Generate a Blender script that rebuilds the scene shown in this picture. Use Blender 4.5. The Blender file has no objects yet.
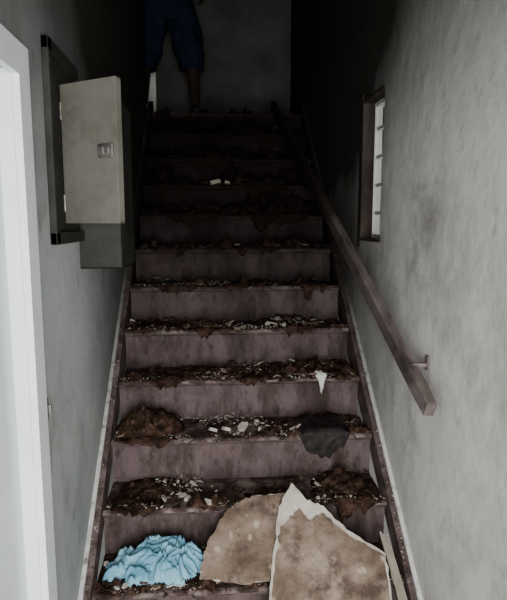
import bpy, bmesh, math, random
from mathutils import Vector, Matrix, noise
random.seed(7)
XL,XR=-0.45,0.70          # wall faces
TL,TR=-0.412,0.662        # tread ends
N0Y,N0Z=1.726,0.368
RUN,RISE=0.216,0.184
NL=11
LZ=N0Z+NL*RISE; LY=N0Y+NL*RUN
TOPZ=4.8; BY=4.95
def nos(i): return N0Y+RUN*i, N0Z+RISE*i
def fbm(p,o=4):
    return noise.fractal(Vector(p),0.9,2.1,o)

# ---------- materials ----------
def mat(name,cols,scale=6,rough=0.85,detail=6,stretch=(1,1,1),bump=0.0,bscale=60,lo=0.35,hi=0.65,metal=0.0,spec=0.08):
    m=bpy.data.materials.new(name); m.use_nodes=True
    nt=m.node_tree; N=nt.nodes; L=nt.links; b=N['Principled BSDF']
    tc=N.new('ShaderNodeTexCoord'); mp=N.new('ShaderNodeMapping'); mp.inputs['Scale'].default_value=stretch
    L.new(tc.outputs['Object'],mp.inputs['Vector'])
    n=N.new('ShaderNodeTexNoise'); n.inputs['Scale'].default_value=scale; n.inputs['Detail'].default_value=detail; n.inputs['Roughness'].default_value=0.65
    L.new(mp.outputs[0],n.inputs['Vector'])
    r=N.new('ShaderNodeValToRGB'); L.new(n.outputs['Fac'],r.inputs['Fac'])
    e=r.color_ramp.elements
    for k,c in enumerate(cols):
        pos=lo+(hi-lo)*k/max(1,len(cols)-1)
        if k<2: e[k].position=pos; e[k].color=(*c,1)
        else:
            q=e.new(pos); q.color=(*c,1)
    if len(cols)==1: e[1].color=(*cols[0],1)
    L.new(r.outputs['Color'],b.inputs['Base Color'])
    b.inputs['Roughness'].default_value=rough; b.inputs['Metallic'].default_value=metal; b.inputs['Specular IOR Level'].default_value=spec
    if bump>0:
        n2=N.new('ShaderNodeTexNoise'); n2.inputs['Scale'].default_value=bscale; n2.inputs['Detail'].default_value=5
        L.new(tc.outputs['Object'],n2.inputs['Vector'])
        bp=N.new('ShaderNodeBump'); bp.inputs['Strength'].default_value=bump; bp.inputs['Distance'].default_value=0.01
        L.new(n2.outputs['Fac'],bp.inputs['Height']); L.new(bp.outputs[0],b.inputs['Normal'])
    return m
def stain(m,scale,stretch,lo,hi,col,amount=0.7):
    nt=m.node_tree; N=nt.nodes; L=nt.links; b=N['Principled BSDF']
    src=b.inputs['Base Color'].links[0].from_socket
    tc=N.new('ShaderNodeTexCoord'); mp=N.new('ShaderNodeMapping'); mp.inputs['Scale'].default_value=stretch; mp.inputs['Location'].default_value=(3.3,1.7,5.1)
    L.new(tc.outputs['Object'],mp.inputs['Vector'])
    n=N.new('ShaderNodeTexNoise'); n.inputs['Scale'].default_value=scale; n.inputs['Detail'].default_value=9; n.inputs['Roughness'].default_value=0.7
    L.new(mp.outputs[0],n.inputs['Vector'])
    q=N.new('ShaderNodeMapRange'); q.inputs['From Min'].default_value=lo; q.inputs['From Max'].default_value=hi; q.inputs['To Max'].default_value=amount
    L.new(n.outputs['Fac'],q.inputs['Value'])
    mix=N.new('ShaderNodeMix'); mix.data_type='RGBA'; L.new(q.outputs[0],mix.inputs['Factor']); L.new(src,mix.inputs[6]); mix.inputs[7].default_value=(*col,1)
    L.new(mix.outputs[2],b.inputs['Base Color']); return m
def add_dark_ramp(m,y0,y1,z0,z1,dark_col=(0.02,0.018,0.016),amount=0.9,nz=1.6):
    """blends the base colour to a dark tone further back and higher up"""
    nt=m.node_tree; N=nt.nodes; L=nt.links; b=N['Principled BSDF']
    src=b.inputs['Base Color'].links[0].from_socket
    g=N.new('ShaderNodeNewGeometry'); s=N.new('ShaderNodeSeparateXYZ'); L.new(g.outputs['Position'],s.inputs[0])
    def mr(sock,a,c,amt):
        q=N.new('ShaderNodeMapRange'); q.inputs['From Min'].default_value=a; q.inputs['From Max'].default_value=c
        q.inputs['To Min'].default_value=0; q.inputs['To Max'].default_value=amt; q.interpolation_type='SMOOTHSTEP'
        L.new(sock,q.inputs['Value']); return q.outputs[0]
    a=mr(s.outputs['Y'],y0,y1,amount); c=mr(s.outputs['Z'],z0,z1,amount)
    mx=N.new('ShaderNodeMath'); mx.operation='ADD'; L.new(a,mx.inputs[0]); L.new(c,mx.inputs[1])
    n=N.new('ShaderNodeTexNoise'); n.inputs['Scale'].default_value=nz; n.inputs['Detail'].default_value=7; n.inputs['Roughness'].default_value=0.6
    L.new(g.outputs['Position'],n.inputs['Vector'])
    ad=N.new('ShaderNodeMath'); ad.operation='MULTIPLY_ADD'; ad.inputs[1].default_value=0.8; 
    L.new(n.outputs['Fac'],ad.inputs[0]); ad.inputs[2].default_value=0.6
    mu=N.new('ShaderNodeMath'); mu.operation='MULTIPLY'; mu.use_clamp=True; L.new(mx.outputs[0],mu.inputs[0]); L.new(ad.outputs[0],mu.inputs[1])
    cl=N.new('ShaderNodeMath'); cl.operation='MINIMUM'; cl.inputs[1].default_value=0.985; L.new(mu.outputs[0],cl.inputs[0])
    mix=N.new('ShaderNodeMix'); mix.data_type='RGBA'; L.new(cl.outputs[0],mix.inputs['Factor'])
    L.new(src,mix.inputs[6]); mix.inputs[7].default_value=(*dark_col,1)
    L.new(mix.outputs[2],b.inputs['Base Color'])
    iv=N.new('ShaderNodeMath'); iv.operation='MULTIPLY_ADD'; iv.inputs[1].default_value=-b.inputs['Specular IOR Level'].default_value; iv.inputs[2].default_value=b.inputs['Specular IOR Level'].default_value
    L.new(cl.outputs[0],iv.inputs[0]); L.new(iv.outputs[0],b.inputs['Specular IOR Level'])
    return m
M_rw=mat('plaster_right',[(0.30,0.29,0.26),(0.54,0.53,0.51),(0.66,0.65,0.63),(0.59,0.58,0.56)],scale=2.0,detail=11,bump=0.35,bscale=14,lo=0.32,hi=0.60)
stain(M_rw,3.2,(1,1,0.6),0.48,0.72,(0.24,0.23,0.195),0.75)
stain(M_rw,16,(1,1,0.6),0.58,0.74,(0.16,0.15,0.12),0.55)
add_dark_ramp(M_rw,1.70,3.05,1.62,2.65,dark_col=(0.028,0.026,0.021),amount=0.88)
M_lw=mat('plaster_left',[(0.25,0.27,0.265),(0.37,0.40,0.395),(0.44,0.47,0.46)],scale=1.8,detail=10,bump=0.3,bscale=16,lo=0.3,hi=0.65)
stain(M_lw,4,(1,1,0.6),0.52,0.74,(0.17,0.17,0.15),0.7)
stain(M_lw,16,(1,1,0.6),0.60,0.75,(0.13,0.12,0.10),0.5)
add_dark_ramp(M_lw,1.75,2.9,1.5,2.4,dark_col=(0.030,0.028,0.022),amount=0.88)
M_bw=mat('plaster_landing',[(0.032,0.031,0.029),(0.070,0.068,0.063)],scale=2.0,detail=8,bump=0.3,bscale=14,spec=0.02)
M_hall=mat('plaster_hall',[(0.55,0.55,0.53),(0.62,0.62,0.6)],scale=2)
M_ceil=mat('ceiling_paint',[(0.2,0.2,0.18),(0.3,0.3,0.28)],scale=2)
M_floor=mat('hall_floor_boards',[(0.05,0.035,0.03),(0.11,0.08,0.065)],scale=5,stretch=(6,0.6,1),bump=0.2)
M_step=mat('purple_brown_paint',[(0.052,0.037,0.036),(0.105,0.077,0.076),(0.138,0.104,0.104)],scale=5,detail=10,stretch=(1.5,1,0.6),rough=0.6,bump=0.35,bscale=35,lo=0.32,hi=0.66)
stain(M_step,9,(1,1,0.4),0.45,0.62,(0.028,0.018,0.014),0.85)
stain(M_step,30,(1,1,0.5),0.56,0.68,(0.018,0.011,0.009),0.7)
add_dark_ramp(M_step,2.25,3.45,8,9,dark_col=(0.0095,0.0075,0.007),amount=1.0,nz=5)
M_tread=mat('dirty_tread',[(0.018,0.011,0.009),(0.07,0.047,0.042),(0.22,0.18,0.16)],scale=13,detail=9,rough=0.7,bump=0.5,bscale=50)
add_dark_ramp(M_tread,2.3,3.3,8,9,dark_col=(0.013,0.010,0.009),amount=1.0,nz=5)
M_string=mat('stringer_paint',[(0.04,0.028,0.025),(0.09,0.065,0.062),(0.15,0.12,0.115)],scale=14,detail=8,rough=0.7,bump=0.3)
add_dark_ramp(M_string,2.2,3.2,8,9,dark_col=(0.012,0.0095,0.008),amount=1.0)
M_cap=mat('flaked_white_edge',[(0.13,0.115,0.10),(0.38,0.38,0.36),(0.50,0.50,0.48)],scale=26,detail=6,lo=0.30,hi=0.5)
add_dark_ramp(M_cap,1.9,3.0,8,9,dark_col=(0.02,0.016,0.014),amount=1.0)
M_trim=mat('white_gloss_paint',[(0.70,0.75,0.76),(0.80,0.84,0.85)],scale=3,rough=0.45,spec=.4)
M_door=mat('door_paint',[(0.72,0.78,0.80),(0.80,0.85,0.87)],scale=2,rough=0.5,spec=.4)
M_ltrim=mat('landing_trim_paint',[(0.55,0.55,0.51),(0.70,0.70,0.66)],scale=4,rough=0.6)
M_dirt=mat('brown_dirt',[(0.010,0.006,0.0045),(0.036,0.020,0.014),(0.095,0.057,0.041)],scale=30,detail=8,bump=0.8,bscale=90,rough=0.9,spec=.03)
add_dark_ramp(M_dirt,2.4,3.4,8,9,dark_col=(0.0095,0.007,0.006),amount=0.97)
M_c1=mat('plaster_chip',[(0.30,0.265,0.22),(0.58,0.54,0.48)],scale=15)
add_dark_ramp(M_c1,2.3,3.2,8,9,dark_col=(0.028,0.021,0.017),amount=0.97)
M_c2=mat('tan_chip',[(0.15,0.10,0.07),(0.28,0.21,0.16)],scale=15)
add_dark_ramp(M_c2,2.3,3.2,8,9,dark_col=(0.022,0.016,0.013),amount=0.97)
M_c3=mat('dark_chip',[(0.02,0.012,0.01),(0.07,0.042,0.033)],scale=15)
add_dark_ramp(M_c3,2.4,3.3,8,9,dark_col=(0.009,0.0065,0.0055),amount=0.97)
M_pale=mat('pale_fragment',[(0.16,0.14,0.11),(0.28,0.25,0.20)],scale=15)
M_gyp=mat('gypsum_core',[(0.36,0.32,0.27),(0.60,0.555,0.49)],scale=14,bump=0.5,bscale=70)
M_box=mat('painted_metal',[(0.105,0.102,0.085),(0.145,0.141,0.12)],scale=5,rough=0.5)
stain(M_box,5,(1,1,1),0.48,0.72,(0.055,0.05,0.038),0.75)
M_boxd=mat('dark_box_metal',[(0.022,0.022,0.019),(0.042,0.042,0.036)],scale=7,rough=0.6)
M_in=mat('box_interior',[(0.01,0.01,0.01),(0.03,0.03,0.03)],scale=7)
M_metal=mat('tarnished_metal',[(0.16,0.15,0.14),(0.35,0.34,0.32)],scale=20,rough=0.4,metal=0.8)
M_rail=mat('worn_rail_paint',[(0.05,0.04,0.037),(0.11,0.088,0.083),(0.17,0.145,0.137)],scale=7,stretch=(3,0.7,1),rough=0.5,bump=0.2)
M_lin=mat('window_lining_wood',[(0.02,0.015,0.012),(0.05,0.040,0.034)],scale=9,stretch=(1,1,0.4),bump=0.3)
add_dark_ramp(M_rail,2.1,3.0,8,9,dark_col=(0.016,0.0125,0.0105),amount=1.0)
M_blue=mat('blue_cloth',[(0.10,0.27,0.37),(0.20,0.42,0.53),(0.33,0.56,0.64)],scale=7,rough=0.95,bump=0.3,bscale=90,spec=.02)
M_black=mat('black_plastic',[(0.010,0.008,0.008),(0.03,0.024,0.023)],scale=20,rough=0.5,bump=0.6,bscale=30)
M_carpet=mat('burnt_carpet',[(0.010,0.006,0.005),(0.032,0.018,0.013),(0.075,0.043,0.032)],scale=24,detail=9,bump=1.0,bscale=130,rough=1,spec=.02)
add_dark_ramp(M_carpet,2.4,3.3,8,9,dark_col=(0.0095,0.007,0.006),amount=0.97)
M_paper=mat('white_paper',[(0.5,0.47,0.42),(0.7,0.68,0.63)],scale=10)
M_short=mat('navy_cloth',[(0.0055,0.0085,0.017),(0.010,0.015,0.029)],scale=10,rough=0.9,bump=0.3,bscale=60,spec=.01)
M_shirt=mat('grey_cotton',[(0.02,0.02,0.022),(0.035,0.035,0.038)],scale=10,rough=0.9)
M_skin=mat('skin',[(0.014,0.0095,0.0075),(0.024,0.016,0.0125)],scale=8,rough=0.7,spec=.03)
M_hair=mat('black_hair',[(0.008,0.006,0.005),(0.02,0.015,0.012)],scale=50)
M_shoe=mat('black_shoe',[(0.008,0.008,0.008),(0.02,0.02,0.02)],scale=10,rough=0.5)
M_eye=mat('eye_white',[(0.6,0.6,0.58),(0.65,0.65,0.62)],scale=5,rough=0.2)
M_brd=mat('brown_facing_paper',[(0.10,0.07,0.05),(0.20,0.148,0.112),(0.31,0.24,0.19)],scale=6,detail=11,bump=0.7,bscale=30)
nt=M_brd.node_tree; N=nt.nodes; Lk=nt.links; b=N['Principled BSDF']; src=b.inputs['Base Color'].links[0].from_socket
tc=N.new('ShaderNodeTexCoord'); dn=N.new('ShaderNodeTexNoise'); dn.inputs['Scale'].default_value=20
va=N.new('ShaderNodeVectorMath'); va.operation='MULTIPLY_ADD'; va.inputs[1].default_value=(.035,.035,.035)
Lk.new(tc.outputs['Object'],dn.inputs['Vector']); Lk.new(dn.outputs['Color'],va.inputs[0]); Lk.new(tc.outputs['Object'],va.inputs[2])
v=N.new('ShaderNodeTexVoronoi'); v.inputs['Scale'].default_value=16; Lk.new(va.outputs[0],v.inputs['Vector'])
r=N.new('ShaderNodeValToRGB'); r.color_ramp.elements[0].position=0.10; r.color_ramp.elements[0].color=(.9,.9,.9,1); r.color_ramp.elements[1].position=0.24; r.color_ramp.elements[1].color=(0,0,0,1)
Lk.new(v.outputs['Distance'],r.inputs['Fac']); mx=N.new('ShaderNodeMix'); mx.data_type='RGBA'; Lk.new(r.outputs['Color'],mx.inputs['Factor']); Lk.new(src,mx.inputs[6]); mx.inputs[7].default_value=(0.42,0.35,0.28,1); Lk.new(mx.outputs[2],b.inputs['Base Color'])
stain(M_brd,9,(1,1,1),0.50,0.64,(0.06,0.042,0.032),0.8)
stain(M_brd,30,(1,1,1),0.58,0.68,(0.03,0.02,0.016),0.7)
# glass
M_glass=bpy.data.materials.new('window_glass'); M_glass.use_nodes=True
bb=M_glass.node_tree.nodes['Principled BSDF']; bb.inputs['Transmission Weight'].default_value=1; bb.inputs['Roughness'].default_value=0.02; bb.inputs['IOR'].default_value=1.05
bb.inputs['Base Color'].default_value=(0.9,0.93,0.92,1)

# ---------- mesh helpers ----------
def new_obj(name,bm,mats,parent=None,smooth=False,bevel=0):
    me=bpy.data.meshes.new(name); bm.normal_update(); bm.to_mesh(me); bm.free()
    for m in mats: me.materials.append(m)
    if smooth:
        for p in me.polygons: p.use_smooth=True
    o=bpy.data.objects.new(name,me); bpy.context.scene.collection.objects.link(o)
    if parent: o.parent=parent
    if bevel>0:
        md=o.modifiers.new('bev','BEVEL'); md.width=bevel; md.segments=2; md.limit_method='ANGLE'
    return o
def box(bm,x0,x1,y0,y1,z0,z1,mi=0):
    vs=[bm.verts.new((x,y,z)) for z in (z0,z1) for y in (y0,y1) for x in (x0,x1)]
    F=[(0,2,3,1),(4,5,7,6),(0,1,5,4),(2,6,7,3),(0,4,6,2),(1,3,7,5)]
    for f in F:
        q=bm.faces.new([vs[k] for k in f]); q.material_index=mi
    return vs
def boxobj(name,boxes,m,parent=None,bevel=0):
    bm=bmesh.new()
    for b_ in boxes: box(bm,*b_)
    return new_obj(name,bm,m if isinstance(m,list) else [m],parent,bevel=bevel)
def empty(name,loc=(0,0,0)):
    e=bpy.data.objects.new(name,None); bpy.context.scene.collection.objects.link(e); e.location=loc; e.empty_display_size=0.1; return e

# ---------- room shell ----------
T=0.14
WY0,WY1,WZ0,WZ1=2.25,2.56,1.53,2.16
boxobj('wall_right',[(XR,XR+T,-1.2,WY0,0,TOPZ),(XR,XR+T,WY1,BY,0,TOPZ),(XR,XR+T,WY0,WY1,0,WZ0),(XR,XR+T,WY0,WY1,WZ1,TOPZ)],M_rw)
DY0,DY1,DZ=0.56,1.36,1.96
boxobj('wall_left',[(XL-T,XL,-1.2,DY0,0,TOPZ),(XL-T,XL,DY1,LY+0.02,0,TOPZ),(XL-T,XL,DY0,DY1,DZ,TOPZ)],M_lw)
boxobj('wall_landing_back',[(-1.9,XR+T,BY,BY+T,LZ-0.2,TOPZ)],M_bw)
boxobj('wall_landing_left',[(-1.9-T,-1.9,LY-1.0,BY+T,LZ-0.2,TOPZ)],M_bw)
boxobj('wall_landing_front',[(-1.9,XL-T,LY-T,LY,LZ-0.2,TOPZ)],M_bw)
boxobj('wall_entry',[(XL-T,-0.36,-1.2-T,-1.2,0,2.5),(0.62,XR+T,-1.2-T,-1.2,0,2.5),(-0.36,0.62,-1.2-T,-1.2,2.15,2.5)],M_hall)
boxobj('ceiling_hall',[(XL,XR,-1.2-T,0.9,2.5,2.62)],M_ceil)
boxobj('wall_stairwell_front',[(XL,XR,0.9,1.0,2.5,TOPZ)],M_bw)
boxobj('ceiling',[(-2.04,XR+T,0.8,BY+T,TOPZ,TOPZ+0.1)],M_bw)
boxobj('floor',[(XL-T,XR+T,-1.34,1.6,-0.1,0)],M_floor)

# left door with casing
bm=bmesh.new()
box(bm,XL,XL+0.018,DY1-0.012,DY1+0.062,0,DZ-0.012); box(bm,XL,XL+0.018,DY0-0.062,DY0+0.012,0,DZ-0.012); box(bm,XL,XL+0.018,DY0-0.062,DY1+0.062,DZ-0.012,DZ+0.062)
box(bm,XL-0.08,XL-0.0005,DY1-0.0125,DY1,0,DZ)
new_obj('trim_1',bm,[M_trim])
d=empty('door_1')
boxobj('slab',[(XL-0.075,XL-0.035,DY0+0.004,DY1-0.016,0.006,DZ-0.004)],M_door,d,bevel=0.003)
bm=bmesh.new()
for (a,c) in ((0.15,0.85),(1.0,1.85)):
    for (p,q) in ((DY0+0.1,(DY0+DY1)/2-0.04),((DY0+DY1)/2+0.04,DY1-0.1)):
        box(bm,XL-0.036,XL-0.029,p,q,a,c)
new_obj('raised_panels',bm,[M_door],d,bevel=0.004)
bm=bmesh.new(); bmesh.ops.create_uvsphere(bm,u_segments=16,v_segments=10,radius=0.027,matrix=Matrix.Translation((XL+0.02,DY0+0.07,1.0)))
bmesh.ops.create_cone(bm,cap_ends=True,segments=12,radius1=0.011,radius2=0.011,depth=0.06,matrix=Matrix.Translation((XL-0.005,DY0+0.07,1.0))@Matrix.Rotation(math.pi/2,4,'Y'))
new_obj('knob',bm,[M_metal],d,True)
boxobj('strike_latch',[(XL,XL+0.012,1.435,1.455,1.09,1.15),(XL+0.012,XL+0.022,1.44,1.45,1.11,1.135)],M_metal,bevel=0.002)

# landing door on back wall
boxobj('trim_2',[(-0.53,-0.455,BY-0.025,BY,LZ,LZ+2.0),(-1.42,-1.345,BY-0.025,BY,LZ,LZ+2.0),(-1.42,-0.455,BY-0.025,BY,LZ+2.0,LZ+2.08)],M_ltrim,bevel=0.003)
d2=empty('door_2')
boxobj('slab',[(-1.345,-0.53,BY-0.02,BY+0.0,LZ+0.005,LZ+2.0)],M_ltrim,d2)
boxobj('panels',[(-1.25,-0.98,BY-0.028,BY-0.018,LZ+0.2,LZ+0.9),(-0.9,-0.63,BY-0.028,BY-0.018,LZ+0.2,LZ+0.9),(-1.25,-0.98,BY-0.028,BY-0.018,LZ+1.05,LZ+1.85),(-0.9,-0.63,BY-0.028,BY-0.018,LZ+1.05,LZ+1.85)],M_ltrim,d2,bevel=0.004)

# window
w=empty('window_1')
fx0,fx1=XR+0.05,XR+0.085
fr=[(fx0,fx1,WY0,WY0+0.02,WZ0,WZ1),(fx0,fx1,WY1-0.02,WY1,WZ0,WZ1),(fx0,fx1,WY0+.02,WY1-.02,WZ0,WZ0+0.03),(fx0,fx1,WY0+.02,WY1-.02,WZ1-0.03,WZ1)]
for k in range(1,5):
    z=WZ0+(WZ1-WZ0)*k/5; fr.append((fx0+0.008,fx1-0.008,WY0+.02,WY1-.02,z-0.008,z+0.008))
boxobj('frame',fr,M_ltrim,w,bevel=0.002)
boxobj('glass',[(fx0+0.016,fx0+0.019,WY0+0.01,WY1-0.01,WZ0+0.01,WZ1-0.01)],M_glass,w)
boxobj('reveal_lining',[(XR-0.004,fx0,WY1-0.012,WY1+0.0,WZ0,WZ1),(XR-0.004,fx0,WY0,WY1,WZ0,WZ0+0.012),(XR-0.004,fx0,WY0,WY1,WZ1-0.012,WZ1),(XR-0.004,XR+0.003,WY1,WY1+0.04,WZ0-0.03,WZ1+0.03)],M_lin,w)

# ---------- staircase ----------
st=empty('staircase')
bm=bmesh.new()
for i in range(-1,NL+1):
    y,z=nos(i); box(bm,TL,TR,y+0.022,y+0.042,z-RISE,z-0.026)
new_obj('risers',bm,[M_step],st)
bm=bmesh.new()
for i in range(-1,NL):
    y,z=nos(i); 
    prof=[(y+RUN+0.03,z-0.028),(y+0.012,z-0.028),(y+0.003,z-0.022),(y,z-0.014),(y+0.003,z-0.005),(y+0.010,z),(y+RUN+0.03,z)]
    a=[bm.verts.new((TL,p,q)) for p,q in prof]; c=[bm.verts.new((TR,p,q)) for p,q in prof]
    n=len(prof)
    for k in range(n):
        f=bm.faces.new((a[k],a[(k+1)%n],c[(k+1)%n],c[k])); f.material_index=1 if k in(3,4,5) else 0
    bm.faces.new(a[::-1]); bm.faces.new(c)
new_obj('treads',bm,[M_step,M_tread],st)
def slopeboard(nm,x0,x1,dn,up,mats,capidx):
    bm=bmesh.new()
    s0=-1.9; s1=NL+0.6
    P=[]
    for x in (x0,x1):
        for s,h in ((s0,dn),(s1,dn),(s1,up),(s0,up)):
            yy,zz=nos(s); P.append(bm.verts.new((x,yy,max(0.001,zz+h) if s<0 else min(zz+h,LZ+0.1))))
    a,c=P[:4],P[4:]
    for k in range(4):
        f=bm.faces.new((a[k],a[(k+1)%4],c[(k+1)%4],c[k])); f.material_index=capidx if k==2 else 0
    bm.faces.new(a[::-1]); bm.faces.new(c)
    new_obj(nm,bm,mats,st)
slopeboard('stringer_left',XL+0.001,TL,-0.30,0.045,[M_string],0)
slopeboard('stringer_right',TR,XR-0.001,-0.30,0.045,[M_string],0)
slopeboard('stringer_cap_left',XL+0.001,XL+0.016,0.0451,0.060,[M_cap],0)
slopeboard('stringer_cap_right',XR-0.016,XR-0.001,0.0451,0.060,[M_cap],0)
boxobj('floor_landing',[(XL,XR,LY,BY,LZ-0.03,LZ),(-1.9,XL,LY,BY,LZ-0.03,LZ)],M_tread)

# ---------- electrical box ----------
eb=empty('electrical_panel_box')
PY0,PY1,PZ0,PZ1=1.59,1.93,1.55,2.11
boxobj('back_frame',[(XL,XL+0.02,PY0,PY0+0.035,PZ0,PZ1),(XL,XL+0.02,PY0,PY1,PZ1-0.035,PZ1),(XL,XL+0.02,PY0,PY1,PZ0,PZ0+0.035)],M_boxd,eb,bevel=0.003)
boxobj('back_plate',[(XL,XL+0.006,PY0+0.03,PY1,PZ0+0.03,PZ1-0.03)],M_boxd,eb)
bm=bmesh.new()
bx0,bx1,by0,by1,bz0,bz1=XL,XL+0.145,1.93,2.22,1.455,2.03
box(bm,bx0,bx1,by0,by0+0.006,bz0,bz1); box(bm,bx0,bx1,by1-0.006,by1,bz0,bz1)
box(bm,bx0,bx1,by0,by1,bz0,bz0+0.006); box(bm,bx0,bx1,by0,by1,bz1-0.006,bz1); box(bm,bx1-0.006,bx1,by0,by1,bz0,bz1)
new_obj('meter_housing',bm,[M_boxd],eb,bevel=0.002)
bm=bmesh.new()
for k in range(5): box(bm,XL+0.006,XL+0.03,1.80,1.91,1.64+k*0.07,1.69+k*0.07)
new_obj('breaker_row',bm,[M_in],eb,bevel=0.003)
hx,hy=XL+0.010,1.735; ang=math.atan2(-0.115,0.180); DW=0.215
dr=empty('cover_door',(hx,hy,1.61)); dr.rotation_euler=(0,0,ang); dr.parent=eb
boxobj('cover_panel',[(0,DW,-0.004,0.004,0,0.405),(0,0.008,0,0.02,0,0.405),(DW-0.008,DW,0,0.02,0,0.405),(0,DW,0,0.02,0,0.008),(0,DW,0,0.02,0.397,0.405)],M_box,dr,bevel=0.002)
bm=bmesh.new(); box(bm,DW-0.068,DW-0.012,-0.011,-0.004,0.185,0.225); box(bm,DW-0.058,DW-0.036,-0.022,-0.011,0.192,0.218); box(bm,DW-0.03,DW-0.02,-0.017,-0.011,0.195,0.215)
new_obj('latch',bm,[M_metal],dr,bevel=0.003)
bm=bmesh.new()
for z in (0.06,0.33):
    bmesh.ops.create_cone(bm,cap_ends=True,segments=10,radius1=0.007,radius2=0.007,depth=0.05,matrix=Matrix.Translation((-0.002,0,z)))
new_obj('hinges',bm,[M_metal],dr)

# ---------- loose handrail ----------
hr=empty('handrail')
A=Vector((0.655,1.56,1.055)); B=Vector((0.47,4.22,2.475))
bm=bmesh.new(); dirv=(B-A).normalized(); side=dirv.cross(Vector((0,0,1))).normalized(); upv=side.cross(dirv)
prof=[(-.016,-.030),(.016,-.030),(.018,-.026),(.018,.024),(.014,.031),(-.014,.031),(-.018,.024),(-.018,-.026)]
rings=[]; nseg=40; K=len(prof)
for j in range(nseg+1):
    t=j/nseg; c=A.lerp(B,t); sc=1.0
    if j==0: sc=0.9
    ring=[bm.verts.new(c+side*px*sc+upv*pz*sc+dirv*(0.0 if j else -0.006)) for px,pz in prof]
    rings.append(ring)
for j in range(nseg):
    for k in range(K):
        bm.faces.new((rings[j][k],rings[j][(k+1)%K],rings[j+1][(k+1)%K],rings[j+1][k]))
bm.faces.new(rings[0][::-1]); bm.faces.new(rings[-1])
new_obj('rail',bm,[M_rail],hr,False)
bm=bmesh.new()
for t in (0.05,):
    c=A.lerp(B,t)
    box(bm,XR-0.008,XR-0.001,c.y-0.012,c.y+0.012,c.z+0.01,c.z+0.06)
    box(bm,c.x-0.008,XR-0.006,c.y-0.008,c.y+0.008,c.z+0.022,c.z+0.036)
new_obj('bracket',bm,[M_rail],hr,bevel=0.003)

# ---------- dirt on treads (one mesh) ----------
bm=bmesh.new()
nx,ny=200,18
for i in range(-1,NL+1):
    y0,z0=nos(i); dep=RUN+0.02 if i<NL else BY-LY-0.05
    amp=0.019+0.002*i if i<7 else 0.05
    amp=min(amp,0.045)
    g=[]
    for jx in range(nx+1):
        col=[]
        for jy in range(ny+1):
            u=jy/ny; x=TL+(TR-TL)*jx/nx; y=y0+0.003+dep*u
            n1=fbm((x*3.1+i*7.3,y*5,i*3.7),3); n2=fbm((x*22,y*22,i*5.1),4); n3=noise.noise(Vector((x*70,y*70,i)))
            n4=fbm((x*7+i*2.3,i*9.7,1.1),3)
            prof=0.4+0.45*u
            h=amp*(prof*(0.05+2.0*n1)+0.75*n2+0.2*n3)-0.003
            if u<0.35 and n4>0.0: h+=0.034*min(1,n4*3)*(1-abs(u-0.12)/0.25 if abs(u-0.12)<0.25 else 0)*(0.7+n2)
            if i==2:
                r2=((x+0.27)/0.15)**2+((u-0.5)/0.5)**2
                if r2<1: h=max(h,0)+0.10*(1-r2)**0.8*(0.9+0.3*n2)
            if i==3 or i==6:
                r2=((x-0.45)/0.13)**2+((u-0.6)/0.5)**2
                if r2<1: h=max(h,0)+0.04*(1-r2)*(0.8+0.5*n2)
            if i==1:
                r2=((x-0.52)/0.13)**2+((u-0.6)/0.5)**2
                if r2<1: h=max(h,0)+0.055*(1-r2)*(0.8+0.5*n2)
                r2=((x+0.24)/0.14)**2+((u-0.7)/0.5)**2
                if r2<1: h=max(h,0)+0.03*(1-r2)*(0.8+0.5*n2)
            if 7<=i<NL:
                k=0.25+0.75*max(0,min(1,0.5+1.6*fbm((x*2.6,i*1.7,4.4),3)))
                h+=k*RISE*0.85*u**1.3*(0.85+0.4*n2)+0.03*max(0,n1)
            if jy==0: h=min(h,0.003)
            if i==NL and ((x+0.1)**2<0.03 and u>0.2): h=min(h,-0.003)
            col.append(bm.verts.new((x,y-(0.012*n2 if jy==0 and i>=6 else 0),z0+max(h,-0.004))))
        g.append(col)
    for jx in range(nx):
        for jy in range(ny):
            q=(g[jx][jy],g[jx+1][jy],g[jx+1][jy+1],g[jx][jy+1])
            if max(v_.co.z for v_ in q)>z0-0.003: bm.faces.new(q)
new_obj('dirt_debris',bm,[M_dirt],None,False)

# ---------- rubble chips (one mesh) ----------
bm=bmesh.new()
def chip(c,size,mi,flat=0.25,tilt=0.5,asp=0.7):
    n=random.randint(4,6); a0=random.random()*6.28; th=size*flat*random.uniform(.5,1.3)
    R=Matrix.Rotation(random.uniform(-tilt,tilt),3,'X')@Matrix.Rotation(random.uniform(-tilt,tilt),3,'Y')@Matrix.Rotation(random.random()*6.28,3,'Z')
    lo=[];hi=[]
    for k in range(n):
        a=a0+6.283*k/n+random.uniform(-.3,.3); r_=size*random.uniform(.55,1.1)
        lo.append(bm.verts.new(Vector(c)+R@Vector((math.cos(a)*r_,math.sin(a)*r_*asp,-th/2))))
        hi.append(bm.verts.new(Vector(c)+R@Vector((math.cos(a)*r_*.9,math.sin(a)*r_*asp*.9,th/2))))
    f=bm.faces.new(hi); f.material_index=mi; f=bm.faces.new(lo[::-1]); f.material_index=mi
    for k in range(n):
        f=bm.faces.new((lo[k],lo[(k+1)%n],hi[(k+1)%n],hi[k])); f.material_index=mi
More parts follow.
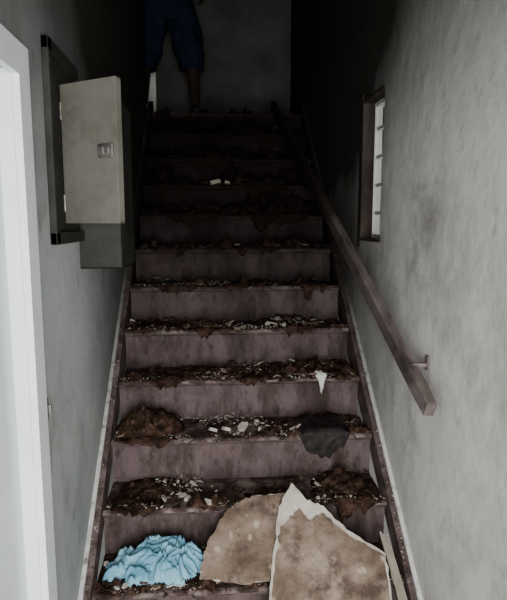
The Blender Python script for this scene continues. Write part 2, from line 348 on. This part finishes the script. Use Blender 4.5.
for i in range(-1,NL):
    y0,z0=nos(i)
    cnt=1400 if i<7 else 600
    for _ in range(cnt):
        x=random.uniform(TL+0.01,TR-0.01); u=random.random()**1.2
        dens=0.26+2.2*fbm((x*5,i*9.1,u*1.5),4)
        if random.random()>dens: continue
        big=random.random()
        size=random.uniform(.0025,.007) if big<.84 else (random.uniform(.007,.014) if big<.96 else random.uniform(.014,.026))
        white=fbm((x*3.3,i*4.7,7.7),2)
        pw=(0.30+1.1*white) if i<6 else 0.12
        r_=random.random()
        mi=0 if r_<pw else (1 if r_<pw+.28 else 2)
        y=y0+0.004+u*(RUN+0.005)
        zz=z0+size*.3+0.018*u*random.random()+random.uniform(.003,.016)
        if i>=7: zz+=u*RISE*0.5*random.random()
        chip((x,y,zz),size,mi,asp=random.uniform(.35,.9))
for i in range(0,NL):
    y0,z0=nos(i)
    for _ in range(850):
        x=random.uniform(TL,TR)
        if fbm((x*6,i*3.1,8.8),3)<-0.05: continue
        s=random.uniform(.0015,.0065)
        chip((x,y0+random.uniform(-0.001,0.03),z0+s*.4+random.random()*.014),s,random.choice((0,0,1,2,2,2)))
for side_x in (TL-0.01,TR+0.01):
    for _ in range(260):
        s=random.uniform(-0.5,NL-.5); yy,zz=nos(s); sz=random.uniform(.002,.006)
        chip((side_x+random.uniform(-.008,.008),yy,zz+0.046+sz*.3),sz,random.choice((0,1,2,2)))
for _ in range(90):
    i=random.randint(0,9); y0,z0=nos(i); x=random.uniform(TL+.03,TR-.03); s=random.uniform(.015,.035)
    chip((x,y0+0.003,z0-random.uniform(-.01,.012)),s,random.choice((1,2,2,2)),flat=.12,tilt=1.0,asp=.3)
for (x,i,u,s,mi) in ((0.03,8,.15,.05,3),(0.10,8,.2,.04,3),(-0.03,8,.25,.03,1),(-0.22,9,.3,.045,1),(-0.26,9,.2,.03,3),(-0.12,7,.2,.022,3),(0.1,6,.2,.028,3),(0.06,6,.25,.018,1),(-0.3,4,.3,.02,0),(0.35,2,.3,.03,0),(0.12,2,.35,.035,0),(0.06,2,.3,.03,0),(0.2,2,.3,.03,0),(0.0,2,.3,.03,0),(-.1,1,.3,.02,0)):
    y0,z0=nos(i); chip((x,y0+u*RUN,z0+s*.45),s,mi,flat=.4,tilt=.5)
for (x,u,s) in ((-.37,.45,.022),(-.39,.7,.018),(-.30,.12,.018),(-.12,.06,.02),(-.33,.06,.015)):
    y0,z0=nos(0); chip((x,y0+u*RUN,z0+.02),s,0,flat=.3,tilt=.4)
new_obj('plaster_rubble',bm,[M_c1,M_c2,M_c3,M_pale])

# ---------- broken plasterboard sheets ----------
def sheet(name,pts,off,th,m_face,grow=0.012,face=None,seed=1):
    rnd=random.Random(seed)
    nrm=Vector((0,-RISE,RUN)).normalized()
    def P(x,s,o): 
        yy,zz=nos(s); return Vector((x,yy,zz))+nrm*(o+0.010*math.sin(x*9+s*2+seed))
    def jag(pp,amt,sub=6,g=0):
        out=[]; n=len(pp); cx=sum(p[0] for p in pp)/n; cs=sum(p[1] for p in pp)/n
        for k in range(n):
            a,b2=pp[k],pp[(k+1)%n]
            for q in range(sub):
                t=q/sub; x=a[0]+(b2[0]-a[0])*t; s=a[1]+(b2[1]-a[1])*t
                dx,ds=x-cx,(s-cs)*0.28; ln=math.hypot(dx,ds) or 1
                e=g+rnd.uniform(-amt,amt)
                out.append((x+dx/ln*e, s+ds/ln*e/0.28))
        return out
    root=empty(name)
    for nm,poly,o0,o1,mm in (('gypsum_core',jag(pts,0.005,6,grow),off,off+th*0.8,M_gyp),('facing_paper',jag(face or pts,0.006,6,0),off+th*0.8,off+th,m_face)):
        bm=bmesh.new()
        lo=[bm.verts.new(P(x,s,o0)) for x,s in poly]; hi=[bm.verts.new(P(x,s,o1)) for x,s in poly]
        n=len(poly)
        bm.faces.new(hi[::-1]); bm.faces.new(lo)
        for k in range(n): bm.faces.new((lo[k],lo[(k+1)%n],hi[(k+1)%n],hi[k]))
        bmesh.ops.recalc_face_normals(bm,faces=bm.faces)
        bmesh.ops.triangulate(bm,faces=[f for f in bm.faces if len(f.verts)>4])
        new_obj(nm,bm,[mm],root)
    return root
sheet('plasterboard_sheet',[(0.293,1.22),(0.345,0.98),(0.402,0.88),(0.473,0.58),(0.60,0.28),(0.585,-0.2),(0.565,-0.62),(0.155,-0.62),(0.185,-0.1),(0.217,0.46),(0.24,0.9)],0.036,0.014,M_brd,grow=0.002,seed=3,
 face=[(0.275,0.74),(0.31,0.88),(0.345,0.70),(0.402,0.80),(0.466,0.55),(0.592,0.25),(0.582,-0.2),(0.561,-0.61),(0.160,-0.61),(0.190,-0.1),(0.221,0.42),(0.238,0.66)])
sheet('plasterboard_sheet.001',[(-0.05,0.13),(-0.045,0.33),(-0.02,0.55),(0.03,0.85),(0.085,1.02),(0.156,1.10),(0.267,1.14),(0.275,0.7),(0.27,0.10),(0.12,0.04)],0.012,0.010,M_brd,grow=-0.002,seed=5)
sheet('plaster_lath_strip',[(0.60,0.55),(0.625,0.5),(0.655,-0.5),(0.625,-0.5)],0.022,0.008,M_pale,grow=0.002,seed=8)

# ---------- crumpled blue cloth ----------
def heap(name,cx,cy,z,rx,ry,h,m,seed):
    bm=bmesh.new(); n=170; g={}
    def ridge(a,b,c,k=3.0): return max(0,1-abs(noise.noise(Vector((a,b,c))))*k)
    for a in range(n+1):
        for c in range(n+1):
            u=a/n*2-1; v_=c/n*2-1; ang_=math.atan2(v_,u); r_=math.hypot(u,v_)
            rim=0.80+0.30*noise.noise(Vector((math.cos(ang_)*2.2+seed,math.sin(ang_)*2.2,seed)))+0.08*noise.noise(Vector((math.cos(ang_)*7,math.sin(ang_)*7,seed)))
            q=r_/rim
            w1=noise.noise(Vector((u*1.8+seed,v_*1.8,3))); w2=noise.noise(Vector((u*1.8,v_*1.8+seed,9)))
            p1=u+w1*1.0; p2=v_*.7+w2*1.0
            rd=ridge(p1*1.7+seed,p2*1.7,1)
            rd2=ridge(p1*4.1,p2*3.4-seed,5)
            rd3=ridge(p1*9,p2*8,seed)
            env=min(1,max(0,1-q*q)*2.4)**0.55 if q<1 else 0
            crown=max(0,1-(((u-.25)/.7)**2+((v_-.25)/.8)**2))
            hh=h*env*(0.12+0.34*crown+0.38*rd+0.17*rd2+0.05*rd3)
            g[a,c]=(bm.verts.new((cx+u*rx+0.016*w2,cy+v_*ry+0.014*w1,z+max(hh,0.0)+0.001)),q<1.0)
    for a in range(n):
        for c in range(n):
            k=[g[a,c],g[a+1,c],g[a+1,c+1],g[a,c+1]]
            if all(t[1] for t in k): bm.faces.new([t[0] for t in k])
    for v_ in [v_ for v_ in bm.verts if not v_.link_faces]: bm.verts.remove(v_)
    o=new_obj(name,bm,[m],None,True)
    md=o.modifiers.new('s','SOLIDIFY'); md.thickness=0.003; md.offset=1
    return o
y0,z0=nos(0)
heap('blue_cloth',-0.225,y0+0.112,z0+0.012,0.205,0.120,0.10,M_blue,4.3)

def drape_bm(bm,x0,x1,i,back,drop,seed,taper=0.0,lift=0.012,rough=1.0,nxx=34,nyy=34,hf=0.0):
    y,z=nos(i); g=[]
    for a in range(nxx+1):
        col=[]; 
        for c in range(nyy+1):
            t=c/nyy; u=a/nxx
            L_=(back+drop)*t
            w_=(noise.noise(Vector((u*4+seed,t*4,seed))))
            wid=1-taper*max(0,(L_-back)/max(drop,1e-3))+rough*0.2*noise.noise(Vector((t*6,seed,3)))
            x=(x0+x1)/2+(u-.5)*(x1-x0)*wid+0.012*noise.noise(Vector((seed,t*5,u)))
            ef=min(1,6*u,6*(1-u))
            if L_<back:
                bk=(back-L_)*(1+hf*0.8*noise.noise(Vector((u*9,seed,5))))
                yy=y-0.004+bk; zz=z+lift*(0.3+0.7*ef)+0.010*w_
            else:
                dd=(L_-back)*(0.6+rough*1.1*noise.noise(Vector((u*3,seed,0)))+hf*0.8*noise.noise(Vector((u*11,seed,2))))*ef; yy=y-0.010-0.010*abs(w_); zz=z+lift*0.5-max(dd,0)
            col.append(bm.verts.new((x,yy+0.004*w_,zz)))
        g.append(col)
    for a in range(nxx):
        for c in range(nyy): bm.faces.new((g[a][c],g[a+1][c],g[a+1][c+1],g[a][c+1]))
def drape(name,*a,m=None,thick=0.003,**k):
    bm=bmesh.new(); drape_bm(bm,*a,**k); o=new_obj(name,bm,[m],None,True); md=o.modifiers.new('s','SOLIDIFY'); md.thickness=thick; return o
drape('black_plastic_scrap',0.36,0.565,2,0.16,0.14,2.1,m=M_black,taper=-0.05,lift=0.03,hf=.3,rough=.3)
drape('torn_paper_scrap',0.46,0.51,3,0.03,0.12,6.1,m=M_paper,taper=0.9,thick=0.0015,rough=.3,lift=0.022)
bm=bmesh.new()
rr=random.Random(11)
L_=[(0.44,0.60,5,.12,.07),(-0.38,-0.22,1,.10,.03),(0.44,.64,1,.14,.06),(-0.37,-.15,2,.10,.035),(-.30,-.12,3,.07,.03),(0.10,.28,3,.08,.04),(.54,.64,3,.08,.03),(-.1,.1,4,.07,.03),(.33,.5,4,.08,.04),(-.38,-.28,4,.07,.03),(-.3,-.05,5,.08,.04),(.05,.2,5,.08,.03),(-.35,-.1,6,.1,.05),(.1,.40,6,.10,.05),(-.3,.1,7,.12,.08),(.2,.6,7,.12,.08),(-.38,-.1,8,.12,.08),(.15,.5,8,.12,.09),(-.2,.3,9,.12,.09),(-.35,.2,10,.1,.08),(.3,.6,10,.1,.10)]
for (a_,b_,i_,bk,dp) in L_:
    drape_bm(bm,a_,b_,i_,bk,dp,rr.uniform(0,50),taper=.2,lift=0.006+.005*rr.random(),nxx=40,nyy=14,hf=.7)
o=new_obj('carpet_remnants',bm,[M_carpet],None,True); md=o.modifiers.new('s','SOLIDIFY'); md.thickness=0.004

# ---------- person on the landing ----------
pr=empty('person',(-0.31,4.42,LZ+0.012))
def loft(name,rings,m,closed_top=False,wr=0.006,seed=0,thick=0.004):
    bm=bmesh.new(); n=40; RR=[]; sub=6
    full=[]
    for k in range(len(rings)-1):
        for q in range(sub):
            t=q/sub; ts=t*t*(3-2*t); full.append([rings[k][j]+(rings[k+1][j]-rings[k][j])*(t if j==2 else ts) for j in range(5)])
    full.append(list(rings[-1]))
    for (cx,cy,cz,rx,ry) in full:
        ring=[]
        for k in range(n):
            a=6.2832*k/n; d_=wr*noise.noise(Vector((math.cos(a)*3+seed,math.sin(a)*3,cz*9)))*2
            ring.append(bm.verts.new((cx+math.cos(a)*(rx+d_),cy+math.sin(a)*(ry+d_),cz)))
        RR.append(ring)
    for j in range(len(RR)-1):
        for k in range(n): bm.faces.new((RR[j][k],RR[j][(k+1)%n],RR[j+1][(k+1)%n],RR[j+1][k]))
    if closed_top: bm.faces.new(RR[-1])
    bmesh.ops.recalc_face_normals(bm,faces=bm.faces)
    o=new_obj(name,bm,[m],pr,True); md=o.modifiers.new('s','SOLIDIFY'); md.thickness=thick; md.offset=-1
    return o
def skin(name,verts,edges,radii,m,root=0,lv=2):
    me=bpy.data.meshes.new(name); me.from_pydata(verts,edges,[]); o=bpy.data.objects.new(name,me); bpy.context.scene.collection.objects.link(o)
    o.parent=pr; me.materials.append(m)
    md=o.modifiers.new('skin','SKIN'); md.use_smooth_shade=True
    for k,r_ in enumerate(radii):
        sv=me.skin_vertices[0].data[k]; sv.radius=r_ if isinstance(r_,tuple) else (r_,r_); sv.use_root=(k==root)
    s=o.modifiers.new('sub','SUBSURF'); s.levels=lv; s.render_levels=lv
    return o
V=[(0,0,.95),(0,0,1.08),(0,0,1.27),(0,0,1.40),(0,0.0,1.49),(0,-.01,1.56)]
E=[(0,1),(1,2),(2,3),(3,4),(4,5)]
R=[(.14,.10),(.12,.09),(.145,.10),(.12,.085),.055,.055]
for sx in (-1,1):
    b0=len(V)
    V+=[(.09*sx,0,.86),(.13*sx,-.01,.66),(.17*sx,-.02,.49),(.185*sx,.015,.33),(.20*sx,.03,.09)]
    R+=[.085,.075,.055,.052,.034]; E+=[(0,b0),(b0,b0+1),(b0+1,b0+2),(b0+2,b0+3),(b0+3,b0+4)]
    b1=len(V)
    V+=[(.18*sx,0,1.41),(.235*sx,.02,1.26),(.27*sx,.03,1.12),(.275*sx,-.06,.99),(.265*sx,-.14,.89)]
    R+=[.055,.048,.038,.036,.024]; E+=[(3,b1),(b1,b1+1),(b1+1,b1+2),(b1+2,b1+3),(b1+3,b1+4)]
skin('body',V,E,R,M_skin)
for sx in (-1,1):
    nm='hand_right' if sx<0 else 'hand_left'
    w0=Vector((.265*sx,-.14,.89)); dz=Vector((0,-.45,-.89)).normalized(); inn=Vector((-sx,0,0)); fwd=Vector((0,-.89,.45))
    V=[w0-dz*.01,w0+dz*.04,w0+dz*.08]; E=[(0,1),(1,2)]; R=[(.022,.024),(.022,.034),(.015,.036)]
    skin(nm+'_palm',[tuple(v_) for v_ in V],E,R,M_skin)
    for k,(of,ln) in enumerate(((.028,.070),(.010,.080),(-.009,.074),(-.027,.058))):
        b_=w0+dz*.07+fwd*of; p=[b_,b_+dz*ln*.45,b_+dz*ln*.78+inn*.012,b_+dz*ln*.98+inn*.03]
        skin(nm+'_finger_%d'%(k+1),[tuple(q) for q in p],[(0,1),(1,2),(2,3)],[.010,.009,.008,.007],M_skin,lv=1)
    b_=w0+dz*.025+fwd*.022; p=[b_,b_+fwd*.028+dz*.022+inn*.008,b_+fwd*.036+dz*.052+inn*.018]
    skin(nm+'_thumb',[tuple(q) for q in p],[(0,1),(1,2)],[.012,.010,.008],M_skin,lv=1)
loft('shorts_seat',[(0,0,.68,.20,.13),(0,0,.80,.20,.135),(0,0,.92,.185,.13),(0,0,1.04,.155,.11)],M_short,seed=1)
for sx in (-1,1):
    loft('shorts_leg_%d'%(1 if sx<0 else 2),[(.175*sx,-.02,.35,.085,.10),(.155*sx,-.015,.50,.105,.112),(.12*sx,0,.68,.115,.122),(.09*sx,0,.84,.10,.12)],M_short,seed=3+sx,wr=.016)
loft('shirt_torso',[(0,0,.94,.19,.14),(0,0,1.08,.165,.125),(0,0,1.26,.185,.13),(0,0,1.40,.175,.11),(0,0,1.46,.11,.08),(0,0,1.50,.07,.068)],M_shirt,seed=6)
for sx in (-1,1):
    skin('sleeve_%d'%(1 if sx<0 else 2),[(.13*sx,0,1.40),(.185*sx,0,1.40),(.22*sx,.01,1.31),(.245*sx,.02,1.22)],[(0,1),(1,2),(2,3)],[.065,.07,.066,.06],M_shirt)
    skin('shoe_%d'%(1 if sx<0 else 2),[(.20*sx,.05,.045),(.20*sx,.03,.085),(.205*sx,-.04,.05),(.21*sx,-.13,.036),(.212*sx,-.18,.032)],[(0,1),(0,2),(2,3),(3,4)],[(.038,.040),(.040,.040),(.042,.044),(.044,.034),(.034,.026)],M_shoe)
bm=bmesh.new(); bmesh.ops.create_uvsphere(bm,u_segments=40,v_segments=28,radius=1)
for v_ in bm.verts:
    x,y,z=v_.co
    X_=x*.076; Y_=y*.094; Z_=z*.118
    if z<0: X_*=1-.28*(-z)**1.5; Y_*=1-.12*(-z)
    if y<0:
        fy=-y
        nose=math.exp(-((x/.16)**2+((z+.08)/.2)**2))*.020*fy; Y_-=nose
        for ex in (-.38,.38): Y_+=math.exp(-(((x-ex)/.17)**2+((z-.06)/.12)**2))*.010*fy
        Y_-=math.exp(-((x/.3)**2+((z+.48)/.07)**2))*.006*fy
        Y_+=math.exp(-((x/.3)**2+((z+.42)/.03)**2))*.004*fy
        Y_-=math.exp(-((x/.3)**2+((z+.85)/.15)**2))*.010*fy
    v_.co=(X_,Y_-.012,Z_+1.635)
new_obj('head',bm,[M_skin],pr,True)
for sx in (-1,1):
    bm=bmesh.new(); bmesh.ops.create_uvsphere(bm,u_segments=14,v_segments=10,radius=.012,matrix=Matrix.Translation((.028*sx,-.088,1.642)))
    new_obj('eye_%d'%(1 if sx<0 else 2),bm,[M_eye],pr,True)
    bm=bmesh.new(); bmesh.ops.create_uvsphere(bm,u_segments=10,v_segments=8,radius=.0055,matrix=Matrix.Translation((.028*sx,-.0965,1.642)))
    new_obj('iris_%d'%(1 if sx<0 else 2),bm,[M_hair],pr,True)
    bm=bmesh.new(); bmesh.ops.create_uvsphere(bm,u_segments=14,v_segments=12,radius=1,matrix=Matrix.Translation((.078*sx,-.002,1.632))@Matrix.Diagonal((.009,.019,.032,1)))
    new_obj('ear_%d'%(1 if sx<0 else 2),bm,[M_skin],pr,True)
bm=bmesh.new(); bmesh.ops.create_uvsphere(bm,u_segments=40,v_segments=28,radius=1)
dele=[]
for v_ in bm.verts:
    x,y,z=v_.co
    if z< 0.45-0.9*max(-.2,(y+.35)) : dele.append(v_)
    k=1+.03*noise.noise(Vector((x*5,y*5,z*5)))
    v_.co=(x*.083*k,y*.101*k-.009,z*.124*k+1.637)
bmesh.ops.delete(bm,geom=dele,context='VERTS')
new_obj('hair',bm,[M_hair],pr,True)

# ---------- light ----------
wd=bpy.data.worlds.new('world'); bpy.context.scene.world=wd; wd.use_nodes=True
bg=wd.node_tree.nodes['Background']; bg.inputs[0].default_value=(0.95,0.97,0.96,1); bg.inputs[1].default_value=1.3
la=bpy.data.lights.new('entry_daylight','AREA'); la.shape='RECTANGLE'; la.size=0.95; la.size_y=1.7; la.energy=120; la.color=(1.0,0.99,0.985)
lo=bpy.data.objects.new('entry_daylight',la); bpy.context.scene.collection.objects.link(lo); lo.location=(0.1,-1.1,1.15); lo.rotation_euler=(math.radians(89),0,0)

# ---------- camera ----------
cam=bpy.data.cameras.new('camera'); co=bpy.data.objects.new('camera',cam); bpy.context.scene.collection.objects.link(co)
co.location=(0,0,1.612); co.rotation_euler=(math.radians(90-8),0,math.radians(-4.37))
cam.sensor_fit='VERTICAL'; cam.sensor_height=24; cam.lens=24*550/600; cam.clip_start=0.02
bpy.context.scene.camera=co
